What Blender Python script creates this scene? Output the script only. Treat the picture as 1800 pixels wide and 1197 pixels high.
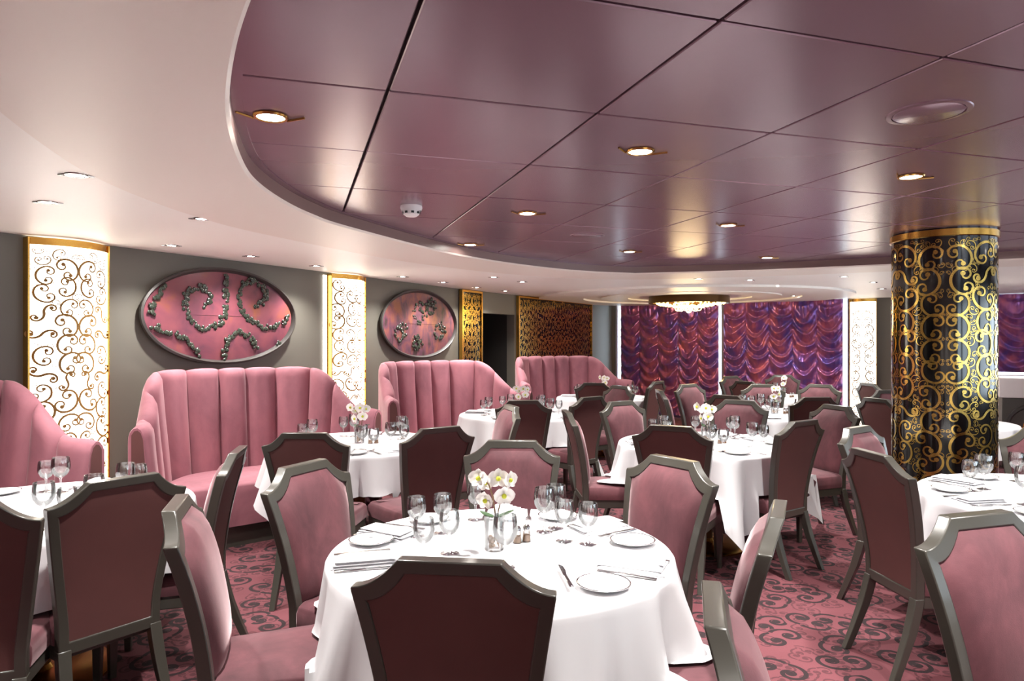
import bpy, bmesh, math, random
from math import sin, cos, pi, atan2, sqrt, exp, radians, floor
from mathutils import Vector, Matrix

for o in list(bpy.data.objects):
    bpy.data.objects.remove(o, do_unlink=True)
scene = bpy.context.scene
COL = scene.collection
random.seed(7)

# ------------------------------------------------------------------ camera, world, exposure
CAMZ = 1.52
cam_d = bpy.data.cameras.new('camera')
cam_d.lens = 24.0
cam_d.sensor_width = 36.0
cam_d.clip_start = 0.02
cam = bpy.data.objects.new('camera', cam_d)
cam.location = (0, 0, CAMZ)
cam.rotation_euler = (pi / 2, 0, 0)
COL.objects.link(cam)
scene.camera = cam
scene.view_settings.view_transform = 'Standard'
scene.view_settings.look = 'None'
scene.view_settings.gamma = 1.0
scene.view_settings.use_curve_mapping = False
scene.view_settings.exposure = 1.08
W = bpy.data.worlds.new('daylight')
scene.world = W
W.use_nodes = True
W.node_tree.nodes['Background'].inputs[0].default_value = (0.74, 0.88, 1.0, 1)
W.node_tree.nodes['Background'].inputs[1].default_value = 2.6

SPOT_W = 125.0        # each spotlight in the purple ceiling
SOFFIT_W = 62.0      # each small downlight in the white ceiling
GLOW = 2.4           # lit wall columns
WARM = (1.0, 0.96, 0.91)

# ------------------------------------------------------------------ materials
def srgb(r, g, b):
    f = lambda c: (c / 255 / 12.92) if c / 255 <= 0.04045 else ((c / 255 + 0.055) / 1.055) ** 2.4
    return (f(r), f(g), f(b), 1)

def new_mat(name):
    m = bpy.data.materials.new(name)
    m.use_nodes = True
    return m, m.node_tree.nodes, m.node_tree.links, m.node_tree.nodes['Principled BSDF']

def mat(name, col, rough=0.5, metal=0.0, sheen=0.0, coat=0.0, var=0.0, scale=8.0, bump=0.0, bscale=200.0,
        sheen_tint=None, spec=None):
    m, N, L, b = new_mat(name)
    b.inputs['Base Color'].default_value = col
    b.inputs['Roughness'].default_value = rough
    b.inputs['Metallic'].default_value = metal
    if spec is not None:
        b.inputs['Specular IOR Level'].default_value = spec
    if sheen:
        b.inputs['Sheen Weight'].default_value = sheen
        b.inputs['Sheen Roughness'].default_value = 0.4
        if sheen_tint:
            b.inputs['Sheen Tint'].default_value = sheen_tint
    if coat:
        b.inputs['Coat Weight'].default_value = coat
        b.inputs['Coat Roughness'].default_value = 0.1
    if var or bump:
        tc = N.new('ShaderNodeTexCoord')
    if var:
        n = N.new('ShaderNodeTexNoise')
        n.inputs['Scale'].default_value = scale
        n.inputs['Detail'].default_value = 5
        L.new(tc.outputs['Object'], n.inputs['Vector'])
        r = N.new('ShaderNodeValToRGB')
        r.color_ramp.elements[0].position = 0.3
        r.color_ramp.elements[1].position = 0.7
        r.color_ramp.elements[0].color = tuple(c * (1 - var) for c in col[:3]) + (1,)
        r.color_ramp.elements[1].color = tuple(min(1, c * (1 + var)) for c in col[:3]) + (1,)
        L.new(n.outputs['Fac'], r.inputs['Fac'])
        L.new(r.outputs['Color'], b.inputs['Base Color'])
    if bump:
        n2 = N.new('ShaderNodeTexNoise')
        n2.inputs['Scale'].default_value = bscale
        L.new(tc.outputs['Object'], n2.inputs['Vector'])
        bp = N.new('ShaderNodeBump')
        bp.inputs['Strength'].default_value = bump
        bp.inputs['Distance'].default_value = 0.002
        L.new(n2.outputs['Fac'], bp.inputs['Height'])
        L.new(bp.outputs['Normal'], b.inputs['Normal'])
    return m

def emis(name, col, strength):
    m, N, L, b = new_mat(name)
    b.inputs['Base Color'].default_value = (0.8, 0.8, 0.8, 1)
    b.inputs['Emission Color'].default_value = tuple(col[:3]) + (1,)
    b.inputs['Emission Strength'].default_value = strength
    return m

M = {}
M['velvet'] = mat('rose_velvet', srgb(146, 84, 94), 0.75, sheen=0.3, var=0.16, scale=5, bump=0.15, bscale=350,
                  sheen_tint=(1, .8, .82, 1))
M['velvet_sofa'] = mat('pink_velvet', srgb(168, 108, 119), 0.75, sheen=0.35, var=0.10, scale=4, bump=0.12, bscale=350,
                       sheen_tint=(1, .8, .82, 1))
def velvet(name, dark, mid, light, scale, sheen=.8):
    m, N, L, b = new_mat(name)
    b.inputs['Roughness'].default_value = 0.8
    b.inputs['Sheen Weight'].default_value = sheen
    b.inputs['Sheen Roughness'].default_value = 0.32
    b.inputs['Sheen Tint'].default_value = (1, .76, .79, 1)
    tc = N.new('ShaderNodeTexCoord')
    mp = N.new('ShaderNodeMapping')
    mp.inputs['Scale'].default_value = (1, 1, .6)
    L.new(tc.outputs['Object'], mp.inputs['Vector'])
    oi = N.new('ShaderNodeObjectInfo')
    n = N.new('ShaderNodeTexNoise')
    n.noise_dimensions = '4D'
    n.inputs['Scale'].default_value = scale
    n.inputs['Detail'].default_value = 9
    n.inputs['Roughness'].default_value = .62
    n.inputs['Distortion'].default_value = .5
    L.new(mp.outputs[0], n.inputs['Vector'])
    mu = N.new('ShaderNodeMath')
    mu.operation = 'MULTIPLY'
    mu.inputs[1].default_value = 20
    L.new(oi.outputs['Random'], mu.inputs[0])
    L.new(mu.outputs[0], n.inputs['W'])
    r = N.new('ShaderNodeValToRGB')
    r.color_ramp.elements.new(.5)
    for e, (p, c) in zip(r.color_ramp.elements, ((.28, dark), (.5, mid), (.72, light))):
        e.position = p
        e.color = c
    L.new(n.outputs['Fac'], r.inputs['Fac'])
    L.new(r.outputs['Color'], b.inputs['Base Color'])
    n2 = N.new('ShaderNodeTexNoise')
    n2.inputs['Scale'].default_value = 350
    L.new(tc.outputs['Object'], n2.inputs['Vector'])
    bp = N.new('ShaderNodeBump')
    bp.inputs['Strength'].default_value = .15
    bp.inputs['Distance'].default_value = .002
    L.new(n2.outputs['Fac'], bp.inputs['Height'])
    L.new(bp.outputs['Normal'], b.inputs['Normal'])
    return m
M['velvet'] = velvet('rose_velvet', srgb(72, 39, 45), srgb(95, 53, 60), srgb(118, 68, 75), 6.5, .7)
M['velvet_sofa'] = velvet('pink_velvet', srgb(122, 75, 86), srgb(146, 92, 103), srgb(164, 105, 115), 3.5, .25)
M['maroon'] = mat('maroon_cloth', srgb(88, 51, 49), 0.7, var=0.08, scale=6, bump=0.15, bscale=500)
M['frame'] = mat('grey_lacquer_wood', srgb(66, 64, 58), 0.30, coat=0.3)
M['cloth'] = mat('white_linen', srgb(205, 205, 208), 0.85, bump=0.08, bscale=600)
M['napkin'] = mat('napkin_linen', srgb(204, 204, 208), 0.85, bump=0.1, bscale=500)
M['china'] = mat('white_china', srgb(240, 240, 240), 0.15)
M['steel'] = mat('polished_steel', srgb(200, 200, 200), 0.15, metal=1.0)
M['gold'] = mat('brushed_gold', srgb(216, 168, 84), 0.25, metal=1.0)
M['goldleaf'] = mat('gold_leaf', srgb(222, 186, 100), 0.2, metal=1.0)
M['goldline'] = mat('gold_print', srgb(150, 112, 52), 0.6)
M['brass'] = mat('brass', srgb(200, 160, 90), 0.2, metal=1.0)
M['bronze'] = mat('dark_bronze', srgb(90, 66, 40), 0.35, metal=0.9)
M['blackglass'] = mat('black_glass', srgb(10, 10, 11), 0.12, coat=0.6)
M['mirror'] = mat('dark_mirror', srgb(54, 56, 50), 0.10, metal=1.0)
M['wall'] = mat('grey_wall', srgb(100, 97, 89), 0.5, var=0.03, scale=2)
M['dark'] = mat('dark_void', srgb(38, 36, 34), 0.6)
M['white'] = mat('white_ceiling', srgb(250, 247, 242), 0.45)
M['ring'] = mat('dimmed_white_ring', srgb(240, 231, 222), 0.45)  # ceiling white dulled to carry the weaker light on the ring
M['fascia'] = mat('shaded_fascia', srgb(140, 114, 110), 0.35)  # reflected purple and dim light put into the fascia colour
M['purple'] = mat('purple_satin_panel', srgb(134, 105, 118), 0.25, metal=0.35, var=0.03, scale=2)
M['gap'] = mat('dark_joint', srgb(46, 22, 28), 0.6)
M['plastic'] = mat('white_plastic', srgb(235, 230, 230), 0.4)
M['darkplastic'] = mat('dark_plastic', srgb(40, 40, 42), 0.4)
M['petal'] = mat('white_petal', srgb(246, 240, 236), 0.6)
M['lip'] = mat('yellow_green_lip', srgb(186, 190, 40), 0.5)
M['leaf'] = mat('green_leaf', srgb(46, 74, 40), 0.45)
M['stem'] = mat('brown_stem', srgb(110, 84, 56), 0.6)
M['pebble'] = mat('tan_pebbles', srgb(160, 120, 84), 0.5, var=.2, scale=60)
M['bead'] = mat('green_glass_bead', srgb(40, 47, 37), 0.25, coat=.3)
M['picframe'] = mat('charcoal_frame', srgb(58, 54, 52), 0.42)
M['diffuser'] = emis('lit_diffuser', (1.0, 0.93, 0.80), GLOW)
M['lamp'] = emis('lamp_glow', (1.0, 0.93, 0.85), 40)
M['crystal'] = emis('gold_crystal_glow', (1.0, 0.64, 0.16), 3.2)
M['ledge'] = mat('white_ledge', srgb(228, 220, 218), 0.5)

def glass_mat(name, tint=(0.97, 0.98, 0.98, 1), base=0.08, gain=0.9):
    m, N, L, b = new_mat(name)
    N.remove(b)
    out = N['Material Output']
    t = N.new('ShaderNodeBsdfTransparent')
    t.inputs[0].default_value = tint
    g = N.new('ShaderNodeBsdfGlossy')
    g.inputs['Roughness'].default_value = 0.03
    lw = N.new('ShaderNodeLayerWeight')
    lw.inputs['Blend'].default_value = 0.35
    ma = N.new('ShaderNodeMath')
    ma.operation = 'MULTIPLY_ADD'
    ma.inputs[1].default_value = gain
    ma.inputs[2].default_value = base
    ma.use_clamp = True
    L.new(lw.outputs['Fresnel'], ma.inputs[0])
    mx = N.new('ShaderNodeMixShader')
    L.new(ma.outputs[0], mx.inputs[0])
    L.new(t.outputs[0], mx.inputs[1])
    L.new(g.outputs[0], mx.inputs[2])
    L.new(mx.outputs[0], out.inputs['Surface'])
    return m
M['glass'] = glass_mat('clear_glass', base=0.07, gain=.75)
M['pane'] = glass_mat('window_glass', base=0.02, gain=0.5)

class NG:
    """small helper for math-node chains"""
    def __init__(s, m):
        s.N, s.L = m.node_tree.nodes, m.node_tree.links
    def m(s, op, a, b=None, c=None, clamp=False):
        n = s.N.new('ShaderNodeMath')
        n.operation = op
        n.use_clamp = clamp
        for i, v in enumerate((a, b, c)):
            if v is None:
                continue
            if isinstance(v, (int, float)):
                n.inputs[i].default_value = v
            else:
                s.L.new(v, n.inputs[i])
        return n.outputs[0]

def scroll_mask(m, coord, scale, seed, lw=0.035, rnd=0.55):
    """0/1 mask of C-scrolls, one per jittered cell"""
    g = NG(m)
    N, L = g.N, g.L
    mp = N.new('ShaderNodeMapping')
    mp.inputs['Location'].default_value = (seed * 3.17, seed * 1.73, 0)
    mp.inputs['Scale'].default_value = (scale, scale, 1)
    L.new(coord, mp.inputs['Vector'])
    v = N.new('ShaderNodeTexVoronoi')
    v.voronoi_dimensions = '2D'
    v.inputs['Scale'].default_value = 1.0
    v.inputs['Randomness'].default_value = rnd
    L.new(mp.outputs[0], v.inputs['Vector'])
    sub = N.new('ShaderNodeVectorMath')
    sub.operation = 'SUBTRACT'
    L.new(mp.outputs[0], sub.inputs[0])
    L.new(v.outputs['Position'], sub.inputs[1])
    sc = N.new('ShaderNodeSeparateColor')
    L.new(v.outputs['Color'], sc.inputs[0])
    ang = g.m('MULTIPLY', sc.outputs[0], 2 * pi)
    rot = N.new('ShaderNodeVectorRotate')
    rot.rotation_type = 'Z_AXIS'
    L.new(sub.outputs[0], rot.inputs['Vector'])
    L.new(ang, rot.inputs['Angle'])
    sx = N.new('ShaderNodeSeparateXYZ')
    L.new(rot.outputs[0], sx.inputs[0])
    px = g.m('SUBTRACT', g.m('ABSOLUTE', sx.outputs[0]), 0.21)
    py = g.m('ADD', sx.outputs[1], 0.12)
    r = g.m('SQRT', g.m('ADD', g.m('MULTIPLY', px, px), g.m('MULTIPLY', py, py)))
    r = g.m('MAXIMUM', r, 0.001)
    th = g.m('ARCTAN2', py, px)
    r0, a0, k = 0.36, radians(122), 0.20
    ph = g.m('MODULO', g.m('ADD', g.m('SUBTRACT', a0, th), 4 * pi), 2 * pi)
    t = g.m('DIVIDE', g.m('SUBTRACT', g.m('DIVIDE', g.m('LOGARITHM', g.m('DIVIDE', r0, r), math.e), k), ph), 2 * pi)
    fr = g.m('ABSOLUTE', g.m('SUBTRACT', g.m('FRACT', g.m('ADD', t, 0.5)), 0.5))
    dist = g.m('MULTIPLY', g.m('MULTIPLY', fr, k * 2 * pi), r)
    line = g.m('LESS_THAN', dist, lw)
    ok = g.m('MULTIPLY', g.m('GREATER_THAN', t, -0.5), g.m('LESS_THAN', t, 1.0))
    line = g.m('MULTIPLY', line, ok)
    dot = g.m('LESS_THAN', r, 0.085)
    return g.m('MAXIMUM', line, dot)

def carpet_mat():
    m, N, L, b = new_mat('scroll_carpet')
    b.inputs['Roughness'].default_value = 0.95
    b.inputs['Sheen Weight'].default_value = 0.0
    tc = N.new('ShaderNodeTexCoord')
    co = tc.outputs['Object']
    a = scroll_mask(m, co, 3.9, 1, lw=.042)
    c = scroll_mask(m, co, 8.5, 5, lw=0.045, rnd=0.9)
    g = NG(m)
    n = N.new('ShaderNodeTexNoise')
    n.inputs['Scale'].default_value = 3
    L.new(co, n.inputs['Vector'])
    r = N.new('ShaderNodeValToRGB')
    r.color_ramp.elements[0].color = srgb(92, 46, 53)
    r.color_ramp.elements[1].color = srgb(114, 60, 67)
    L.new(n.outputs['Fac'], r.inputs['Fac'])
    m1 = N.new('ShaderNodeMix')
    m1.data_type = 'RGBA'
    m1.inputs['B'].default_value = srgb(76, 36, 42)
    L.new(c, m1.inputs['Factor'])
    L.new(r.outputs['Color'], m1.inputs['A'])
    m2 = N.new('ShaderNodeMix')
    m2.data_type = 'RGBA'
    m2.inputs['B'].default_value = srgb(34, 17, 21)
    L.new(a, m2.inputs['Factor'])
    L.new(m1.outputs['Result'], m2.inputs['A'])
    L.new(m2.outputs['Result'], b.inputs['Base Color'])
    n2 = N.new('ShaderNodeTexNoise')
    n2.inputs['Scale'].default_value = 400
    L.new(co, n2.inputs['Vector'])
    bp = N.new('ShaderNodeBump')
    bp.inputs['Strength'].default_value = 0.3
    bp.inputs['Distance'].default_value = 0.004
    L.new(n2.outputs['Fac'], bp.inputs['Height'])
    L.new(bp.outputs['Normal'], b.inputs['Normal'])
    return m
M['carpet'] = carpet_mat()

def mottled(name, cols, scale, rough, detail=6, metal=0.0, sheen=0, xs=1.0):
    m, N, L, b = new_mat(name)
    b.inputs['Roughness'].default_value = rough
    b.inputs['Metallic'].default_value = metal
    b.inputs['Sheen Weight'].default_value = sheen
    tc = N.new('ShaderNodeTexCoord')
    mp = N.new('ShaderNodeMapping')
    mp.inputs['Scale'].default_value = (xs, 1, 1)
    L.new(tc.outputs['Object'], mp.inputs['Vector'])
    n = N.new('ShaderNodeTexNoise')
    n.inputs['Scale'].default_value = scale
    n.inputs['Detail'].default_value = detail
    n.inputs['Distortion'].default_value = 0.6
    L.new(mp.outputs[0], n.inputs['Vector'])
    r = N.new('ShaderNodeValToRGB')
    while len(r.color_ramp.elements) < len(cols):
        r.color_ramp.elements.new(0.5)
    for i, (p, c) in enumerate(cols):
        r.color_ramp.elements[i].position = p
        r.color_ramp.elements[i].color = c
    L.new(n.outputs['Fac'], r.inputs['Fac'])
    L.new(r.outputs['Color'], b.inputs['Base Color'])
    return m
M['canvas1'] = mottled('rose_mottled_canvas', [(.3, srgb(82, 46, 62)), (.45, srgb(112, 58, 70)), (.6, srgb(124, 66, 74)), (.72, srgb(136, 78, 58))], 4.5, 0.35)
M['canvas2'] = mottled('orange_violet_canvas', [(.3, srgb(60, 44, 42)), (.42, srgb(92, 56, 74)), (.55, srgb(118, 68, 70)), (.68, srgb(140, 86, 64))], 6, 0.35, xs=1.8)
M['satin'] = mottled('plum_satin', [(.34, srgb(96, 72, 158)), (.5, srgb(138, 76, 136)), (.68, srgb(192, 106, 132))], 4.0, 0.24, detail=3, metal=0.4, sheen=0.3)  # blue-violet tone is reflected sky put into the satin colour

# ------------------------------------------------------------------ geometry helpers
class MB:
    def __init__(s):
        s.v, s.f = [], []
    def add(s, vs, fs):
        o = len(s.v)
        s.v += [tuple(p) for p in vs]
        s.f += [tuple(i + o for i in f) for f in fs]
        return s
    def box(s, x0, x1, y0, y1, z0, z1):
        return s.hexa([(x0, y0, z0), (x1, y0, z0), (x1, y1, z0), (x0, y1, z0),
                       (x0, y0, z1), (x1, y0, z1), (x1, y1, z1), (x0, y1, z1)])
    def hexa(s, p):
        return s.add(p, [(0, 3, 2, 1), (4, 5, 6, 7), (0, 1, 5, 4), (1, 2, 6, 5), (2, 3, 7, 6), (3, 0, 4, 7)])
    def grid(s, rows, cu=False, cv=False):
        """rows: list of equal-length point lists"""
        n, k = len(rows), len(rows[0])
        vs = [p for r in rows for p in r]
        fs = []
        for i in range(n if cv else n - 1):
            for j in range(k if cu else k - 1):
                a, b = i * k + j, i * k + (j + 1) % k
                c, d = ((i + 1) % n) * k + (j + 1) % k, ((i + 1) % n) * k + j
                fs.append((a, b, c, d))
        return s.add(vs, fs)
    def lathe(s, prof, seg=24, cx=0, cy=0, sx=1, sy=1):
        rows = [[(cx + r * sx * cos(2 * pi * j / seg), cy + r * sy * sin(2 * pi * j / seg), z) for j in range(seg)] for r, z in prof]
        return s.grid(rows, cu=True)
    def tube(s, pts, rad, seg=8, cap=True, closed=False):
        pts = [Vector(p) for p in pts]
        n = len(pts)
        rows = []
        up = Vector((0.013, 0.021, 1)).normalized()
        for i, p in enumerate(pts):
            if closed:
                t = (pts[(i + 1) % n] - pts[i - 1])
            else:
                t = (pts[min(i + 1, n - 1)] - pts[max(i - 1, 0)])
            t = t.normalized()
            a = t.cross(up)
            if a.length < 1e-3:
                a = t.cross(Vector((1, 0, 0)))
            a.normalize()
            b = a.cross(t)
            r = rad[i] if isinstance(rad, (list, tuple)) else rad
            rows.append([tuple(p + a * r * cos(2 * pi * j / seg) + b * r * sin(2 * pi * j / seg)) for j in range(seg)])
        s.grid(rows, cu=True, cv=closed)
        if cap and not closed:
            o = len(s.v) - n * seg
            s.f.append(tuple(o + j for j in range(seg)))
            s.f.append(tuple(o + (n - 1) * seg + j for j in reversed(range(seg))))
        return s
    def sphere(s, c, r, seg=8, rings=5, sx=1, sy=1, sz=1):
        prof = []
        rows = []
        for i in range(rings + 1):
            a = pi * i / rings
            rr, zz = r * max(sin(a), 0.02), -r * cos(a)
            rows.append([(c[0] + sx * rr * cos(2 * pi * j / seg), c[1] + sy * rr * sin(2 * pi * j / seg), c[2] + sz * zz) for j in range(seg)])
        return s.grid(rows, cu=True)
    def mesh(s, name, m, smooth=True, angle=40):
        me = bpy.data.meshes.new(name)
        me.from_pydata(s.v, [], s.f)
        me.materials.append(m if not isinstance(m, str) else M[m])
        bm = bmesh.new()
        bm.from_mesh(me)
        bmesh.ops.recalc_face_normals(bm, faces=bm.faces)
        if smooth:
            ca = radians(angle)
            for f in bm.faces:
                f.smooth = True
            for e in bm.edges:
                if len(e.link_faces) != 2 or e.calc_face_angle(0) > ca:
                    e.smooth = False
        bm.to_mesh(me)
        bm.free()
        return me
    def obj(s, name, m, parent=None, smooth=True, bevel=0, subsurf=0, angle=40):
        o = bpy.data.objects.new(name, s.mesh(name, m, smooth, angle))
        COL.objects.link(o)
        if parent:
            o.parent = parent
        if bevel:
            b = o.modifiers.new('bevel', 'BEVEL')
            b.width = bevel
            b.segments = 2
            b.limit_method = 'ANGLE'
            b.angle_limit = radians(35)
        if subsurf:
            b = o.modifiers.new('subsurf', 'SUBSURF')
            b.levels = b.render_levels = subsurf
        return o

def tag(o, label, cat, group=None):
    o['label'] = label
    o['category'] = cat
    if group:
        o['group'] = group
    return o

def struct(o, label=None):
    o['kind'] = 'structure'
    if label:
        o['label'] = label
    return o

def stuff(o):
    o['kind'] = 'stuff'
    return o

def empty(name, loc=(0, 0, 0), rz=0, label=None, cat=None, group=None):
    o = bpy.data.objects.new(name, None)
    o.empty_display_size = 0.1
    COL.objects.link(o)
    o.location = loc
    o.rotation_euler = (0, 0, rz)
    if label:
        tag(o, label, cat, group)
    return o

def dup(root, loc, rz, label, group=None, cat=None):
    def rec(o, parent):
        c = o.copy()
        COL.objects.link(c)
        if parent is not None:
            c.parent = parent
        for ch in list(kids.get(o.name, [])):
            rec(ch, c)
        return c
    kids = {}
    def collect(o):
        kids[o.name] = list(o.children)
        for ch in o.children:
            collect(ch)
    collect(root)
    r = rec(root, None)
    r.location = loc
    r.rotation_euler = (0, 0, rz)
    r['label'] = label
    if group:
        r['group'] = group
    return r

class Proto:
    """builds the first one, copies afterwards"""
    def __init__(s, fn):
        s.fn, s.root = fn, None
    def __call__(s, loc, rz, label, cat, group=None):
        if s.root is None:
            s.root = s.fn()
            s.root.location = loc
            s.root.rotation_euler = (0, 0, rz)
            tag(s.root, label, cat, group)
            return s.root
        r = dup(s.root, loc, rz, label, group)
        r['category'] = cat
        return r

def face(f):
    """z-rotation that turns local +Y onto direction f"""
    return atan2(-f[0], f[1])

def catmull(P, n=6):
    out = []
    for i in range(len(P) - 1):
        p0, p1, p2, p3 = P[max(i - 1, 0)], P[i], P[i + 1], P[min(i + 2, len(P) - 1)]
        for j in range(n):
            t = j / n
            out.append(tuple(.5 * ((2 * p1[k]) + (p2[k] - p0[k]) * t + (2 * p0[k] - 5 * p1[k] + 4 * p2[k] - p3[k]) * t * t
                                   + (3 * p1[k] - p0[k] - 3 * p2[k] + p3[k]) * t ** 3) for k in (0, 1)))
    out.append(P[-1])
    return out

# scroll ribbons ----------------------------------------------------
def scroll_curve(kind, n=22):
    pts = [(0.0, 0.0)]
    x = y = 0.0
    h = 0.0
    N = 66
    for i in range(N):
        s = (i + .5) / N
        h -= (2.9 + 13.0 * s ** 2.2) / N
        x += cos(h) / N
        y += sin(h) / N
        if (i + 1) % (N // n) == 0:
            pts.append((x, y))
    half = pts
    if kind == 'C':
        other = [(-a, b) for a, b in half[1:]]
    else:
        other = [(-a, -b) for a, b in half[1:]]
    p = other[::-1] + half
    cx = sum(a for a, b in p) / len(p)
    cy = (max(b for a, b in p) + min(b for a, b in p)) / 2
    p = [(a - cx, b - cy) for a, b in p]
    R = max(sqrt(a * a + b * b) for a, b in p)
    return [(a / R, b / R) for a, b in p]
SCR = {'C': scroll_curve('C'), 'S': scroll_curve('S')}

def scroll_layout(Wd, H, R0, seed, mirror=True, wrap=False):
    """rows of large scrolls, staggered, with ever smaller ones filling the gaps"""
    rnd = random.Random(seed)
    w = Wd / 2 if mirror else Wd
    nc = max(1, round(w / (1.85 * R0)))
    cw = w / nc
    placed = []
    for c in range(nc):
        v = R0 * (.9 + .5 * (c % 2))
        while v < H - R0 * .9:
            R = R0 * rnd.uniform(.84, 1.12)
            placed.append((cw * (c + .5) + rnd.uniform(-.12, .12) * R0, v, R, rnd.choice([80, 100, 260, 280, 300, 60, 240, 120, 30, 150]), rnd.choice('CCCCS')))
            v += R0 * rnd.uniform(1.65, 2.0)
    for R, tries in ((R0 * .55, 600), (R0 * .38, 1500), (R0 * .24, 2500), (R0 * .16, 2000)):
        for _ in range(tries):
            u, v = rnd.uniform(R, w - R * .4), rnd.uniform(R, H - R)
            if all((u - a) ** 2 + (v - b) ** 2 > ((R * .9 + q * .80)) ** 2 for a, b, q, _, _ in placed):
                placed.append((u, v, R, rnd.uniform(0, 360), 'C'))
    out = []
    for u, v, R, a, k in placed:
        out.append((u, v, R, a, k, 1))
        if mirror:
            out.append((Wd - u, v, R, a, k, -1))
    return out

def scroll_mesh(layout, fn, lw, dot=0.16):
    """ribbons mapped by fn(u, v) -> 3-D point"""
    mb = MB()
    for u, v, R, a, k, mir in layout:
        ca, sa = cos(radians(a)), sin(radians(a))
        base = SCR[k]
        P = []
        for (x, y) in base:
            X, Y = x * ca - y * sa, x * sa + y * ca
            P.append((u + mir * X * R, v + Y * R))
        n = len(P)
        rows = []
        for i in range(n):
            t = (P[min(i + 1, n - 1)][0] - P[max(i - 1, 0)][0], P[min(i + 1, n - 1)][1] - P[max(i - 1, 0)][1])
            l = sqrt(t[0] ** 2 + t[1] ** 2) or 1
            nx, ny = -t[1] / l, t[0] / l
            s = abs(2 * i / (n - 1) - 1)
            w = lw * R * (1.15 - .5 * s)
            rows.append([fn(P[i][0] + nx * w, P[i][1] + ny * w), fn(P[i][0] - nx * w, P[i][1] - ny * w)])
        mb.grid(rows)
        for e in (P[0], P[-1]):
            ring = [fn(e[0] + dot * R * cos(j * pi / 4), e[1] + dot * R * sin(j * pi / 4)) for j in range(8)]
            mb.add(ring, [tuple(range(8))])
    return mb

# ------------------------------------------------------------------ room layout (metres, camera at origin looking +Y)
ZW, ZR, ZP = 2.25, 2.22, 2.30          # white ceiling, inner ring, purple ceiling
A, B, C, D, E = (-3.45, 4.6), (-2.05, 7.15), (-0.75, 9.65), (1.56, 13.4), (2.08, 14.24)
A0 = (-3.45 - .482 * 9.5, 4.6 - .876 * 9.5)
WD = (.851, -.525)                      # along the window wall
LW = [A0, A, B, C, D, E]

def unit(p, q):
    l = sqrt((q[0] - p[0]) ** 2 + (q[1] - p[1]) ** 2)
    return ((q[0] - p[0]) / l, (q[1] - p[1]) / l), l

def wall_at(px):
    """point on the left wall seen at photo column px, with wall direction"""
    k = (px - 900) / 1200
    for p, q in zip(LW[:-1], LW[1:]):
        d, l = unit(p, q)
        den = d[0] - k * d[1]
        s = (k * p[1] - p[0]) / den
        if -1e-6 <= s <= l + 1e-6:
            return (p[0] + d[0] * s, p[1] + d[1] * s), d
    raise ValueError(px)

def win(t, off=0.0):
    """point on the window wall; off = distance into the room"""
    n = (-.525, -.851)
    return (E[0] + WD[0] * t + n[0] * off, E[1] + WD[1] * t + n[1] * off)

# floor
fl = MB().add([(-9, -4.5, 0), (12, -4.5, 0), (12, 16, 0), (-9, 16, 0)], [(0, 1, 2, 3)]).obj('floor', 'carpet')
struct(fl)

def wall_slab(name, p, q, z0, z1, m, thick=0.15, parent=None, side=1):
    d, l = unit(p, q)
    n = (-d[1] * side, d[0] * side)   # away from the room
    pts = [(p[0], p[1]), (q[0], q[1]), (q[0] + n[0] * thick, q[1] + n[1] * thick), (p[0] + n[0] * thick, p[1] + n[1] * thick)]
    mb = MB().hexa([(x, y, z0) for x, y in pts] + [(x, y, z1) for x, y in pts])
    return mb.obj(name, m, parent, smooth=False)

# left wall with the dark doorway between the two mirror panels
d0, dirC = wall_at(848)
d1, _ = wall_at(904)
wl = struct(empty('wall_left'))
wall_slab('wall_section', A0, A, 0, 2.3, 'wall', parent=wl)
wall_slab('wall_section', A, B, 0, 2.3, 'wall', parent=wl)
wall_slab('wall_section', B, C, 0, 2.3, 'wall', parent=wl)
wall_slab('wall_section', C, d0, 0, 2.3, 'wall', parent=wl)
wall_slab('wall_section', d1, D, 0, 2.3, 'wall', parent=wl)
wall_slab('wall_section', D, E, 0, 2.3, 'wall', parent=wl)
wall_slab('lintel', d0, d1, 1.93, 2.3, 'wall', parent=wl)
door = struct(empty('door_1'))
n = (-dirC[1], dirC[0])
bk0 = (d0[0] + n[0] * .6, d0[1] + n[1] * .6)
bk1 = (d1[0] + n[0] * .6, d1[1] + n[1] * .6)
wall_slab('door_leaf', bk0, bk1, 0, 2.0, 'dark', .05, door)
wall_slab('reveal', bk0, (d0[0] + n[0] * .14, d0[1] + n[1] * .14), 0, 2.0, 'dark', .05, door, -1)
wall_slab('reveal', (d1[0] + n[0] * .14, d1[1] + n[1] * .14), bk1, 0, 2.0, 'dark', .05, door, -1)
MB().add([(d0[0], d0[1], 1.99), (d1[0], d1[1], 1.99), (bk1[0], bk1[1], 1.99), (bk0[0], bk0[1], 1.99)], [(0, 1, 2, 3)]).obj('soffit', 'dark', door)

# window wall
TB = 9.5
ww = struct(empty('wall_back'))
WINS = [(0.09, 2.27, 0.12), (2.325, 4.45, 0.12), (6.0, 8.6, 0.98)]
edges = [0.0]
for a, b, _ in WINS:
    edges += [a, b]
edges.append(TB)
for i in range(0, len(edges), 2):
    wall_slab('wall_section', win(edges[i]), win(edges[i + 1]), 0, 2.3, 'wall', .12, ww)
for k, (a, b, z0) in enumerate(WINS):
    wall_slab('sill_wall', win(a), win(b), 0, z0, 'wall' if k < 2 else 'ledge', .12, ww)
    wo = struct(empty('window_%d' % (k + 1)))
    wall_slab('pane', win(a, -.08), win(b, -.08), z0, 2.3, 'pane', .01, wo)
    for e in (a, b - .02):
        wall_slab('window_frame', win(e, -.04), win(e + .02, -.04), z0, 2.3, 'white', .06, wo)

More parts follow.
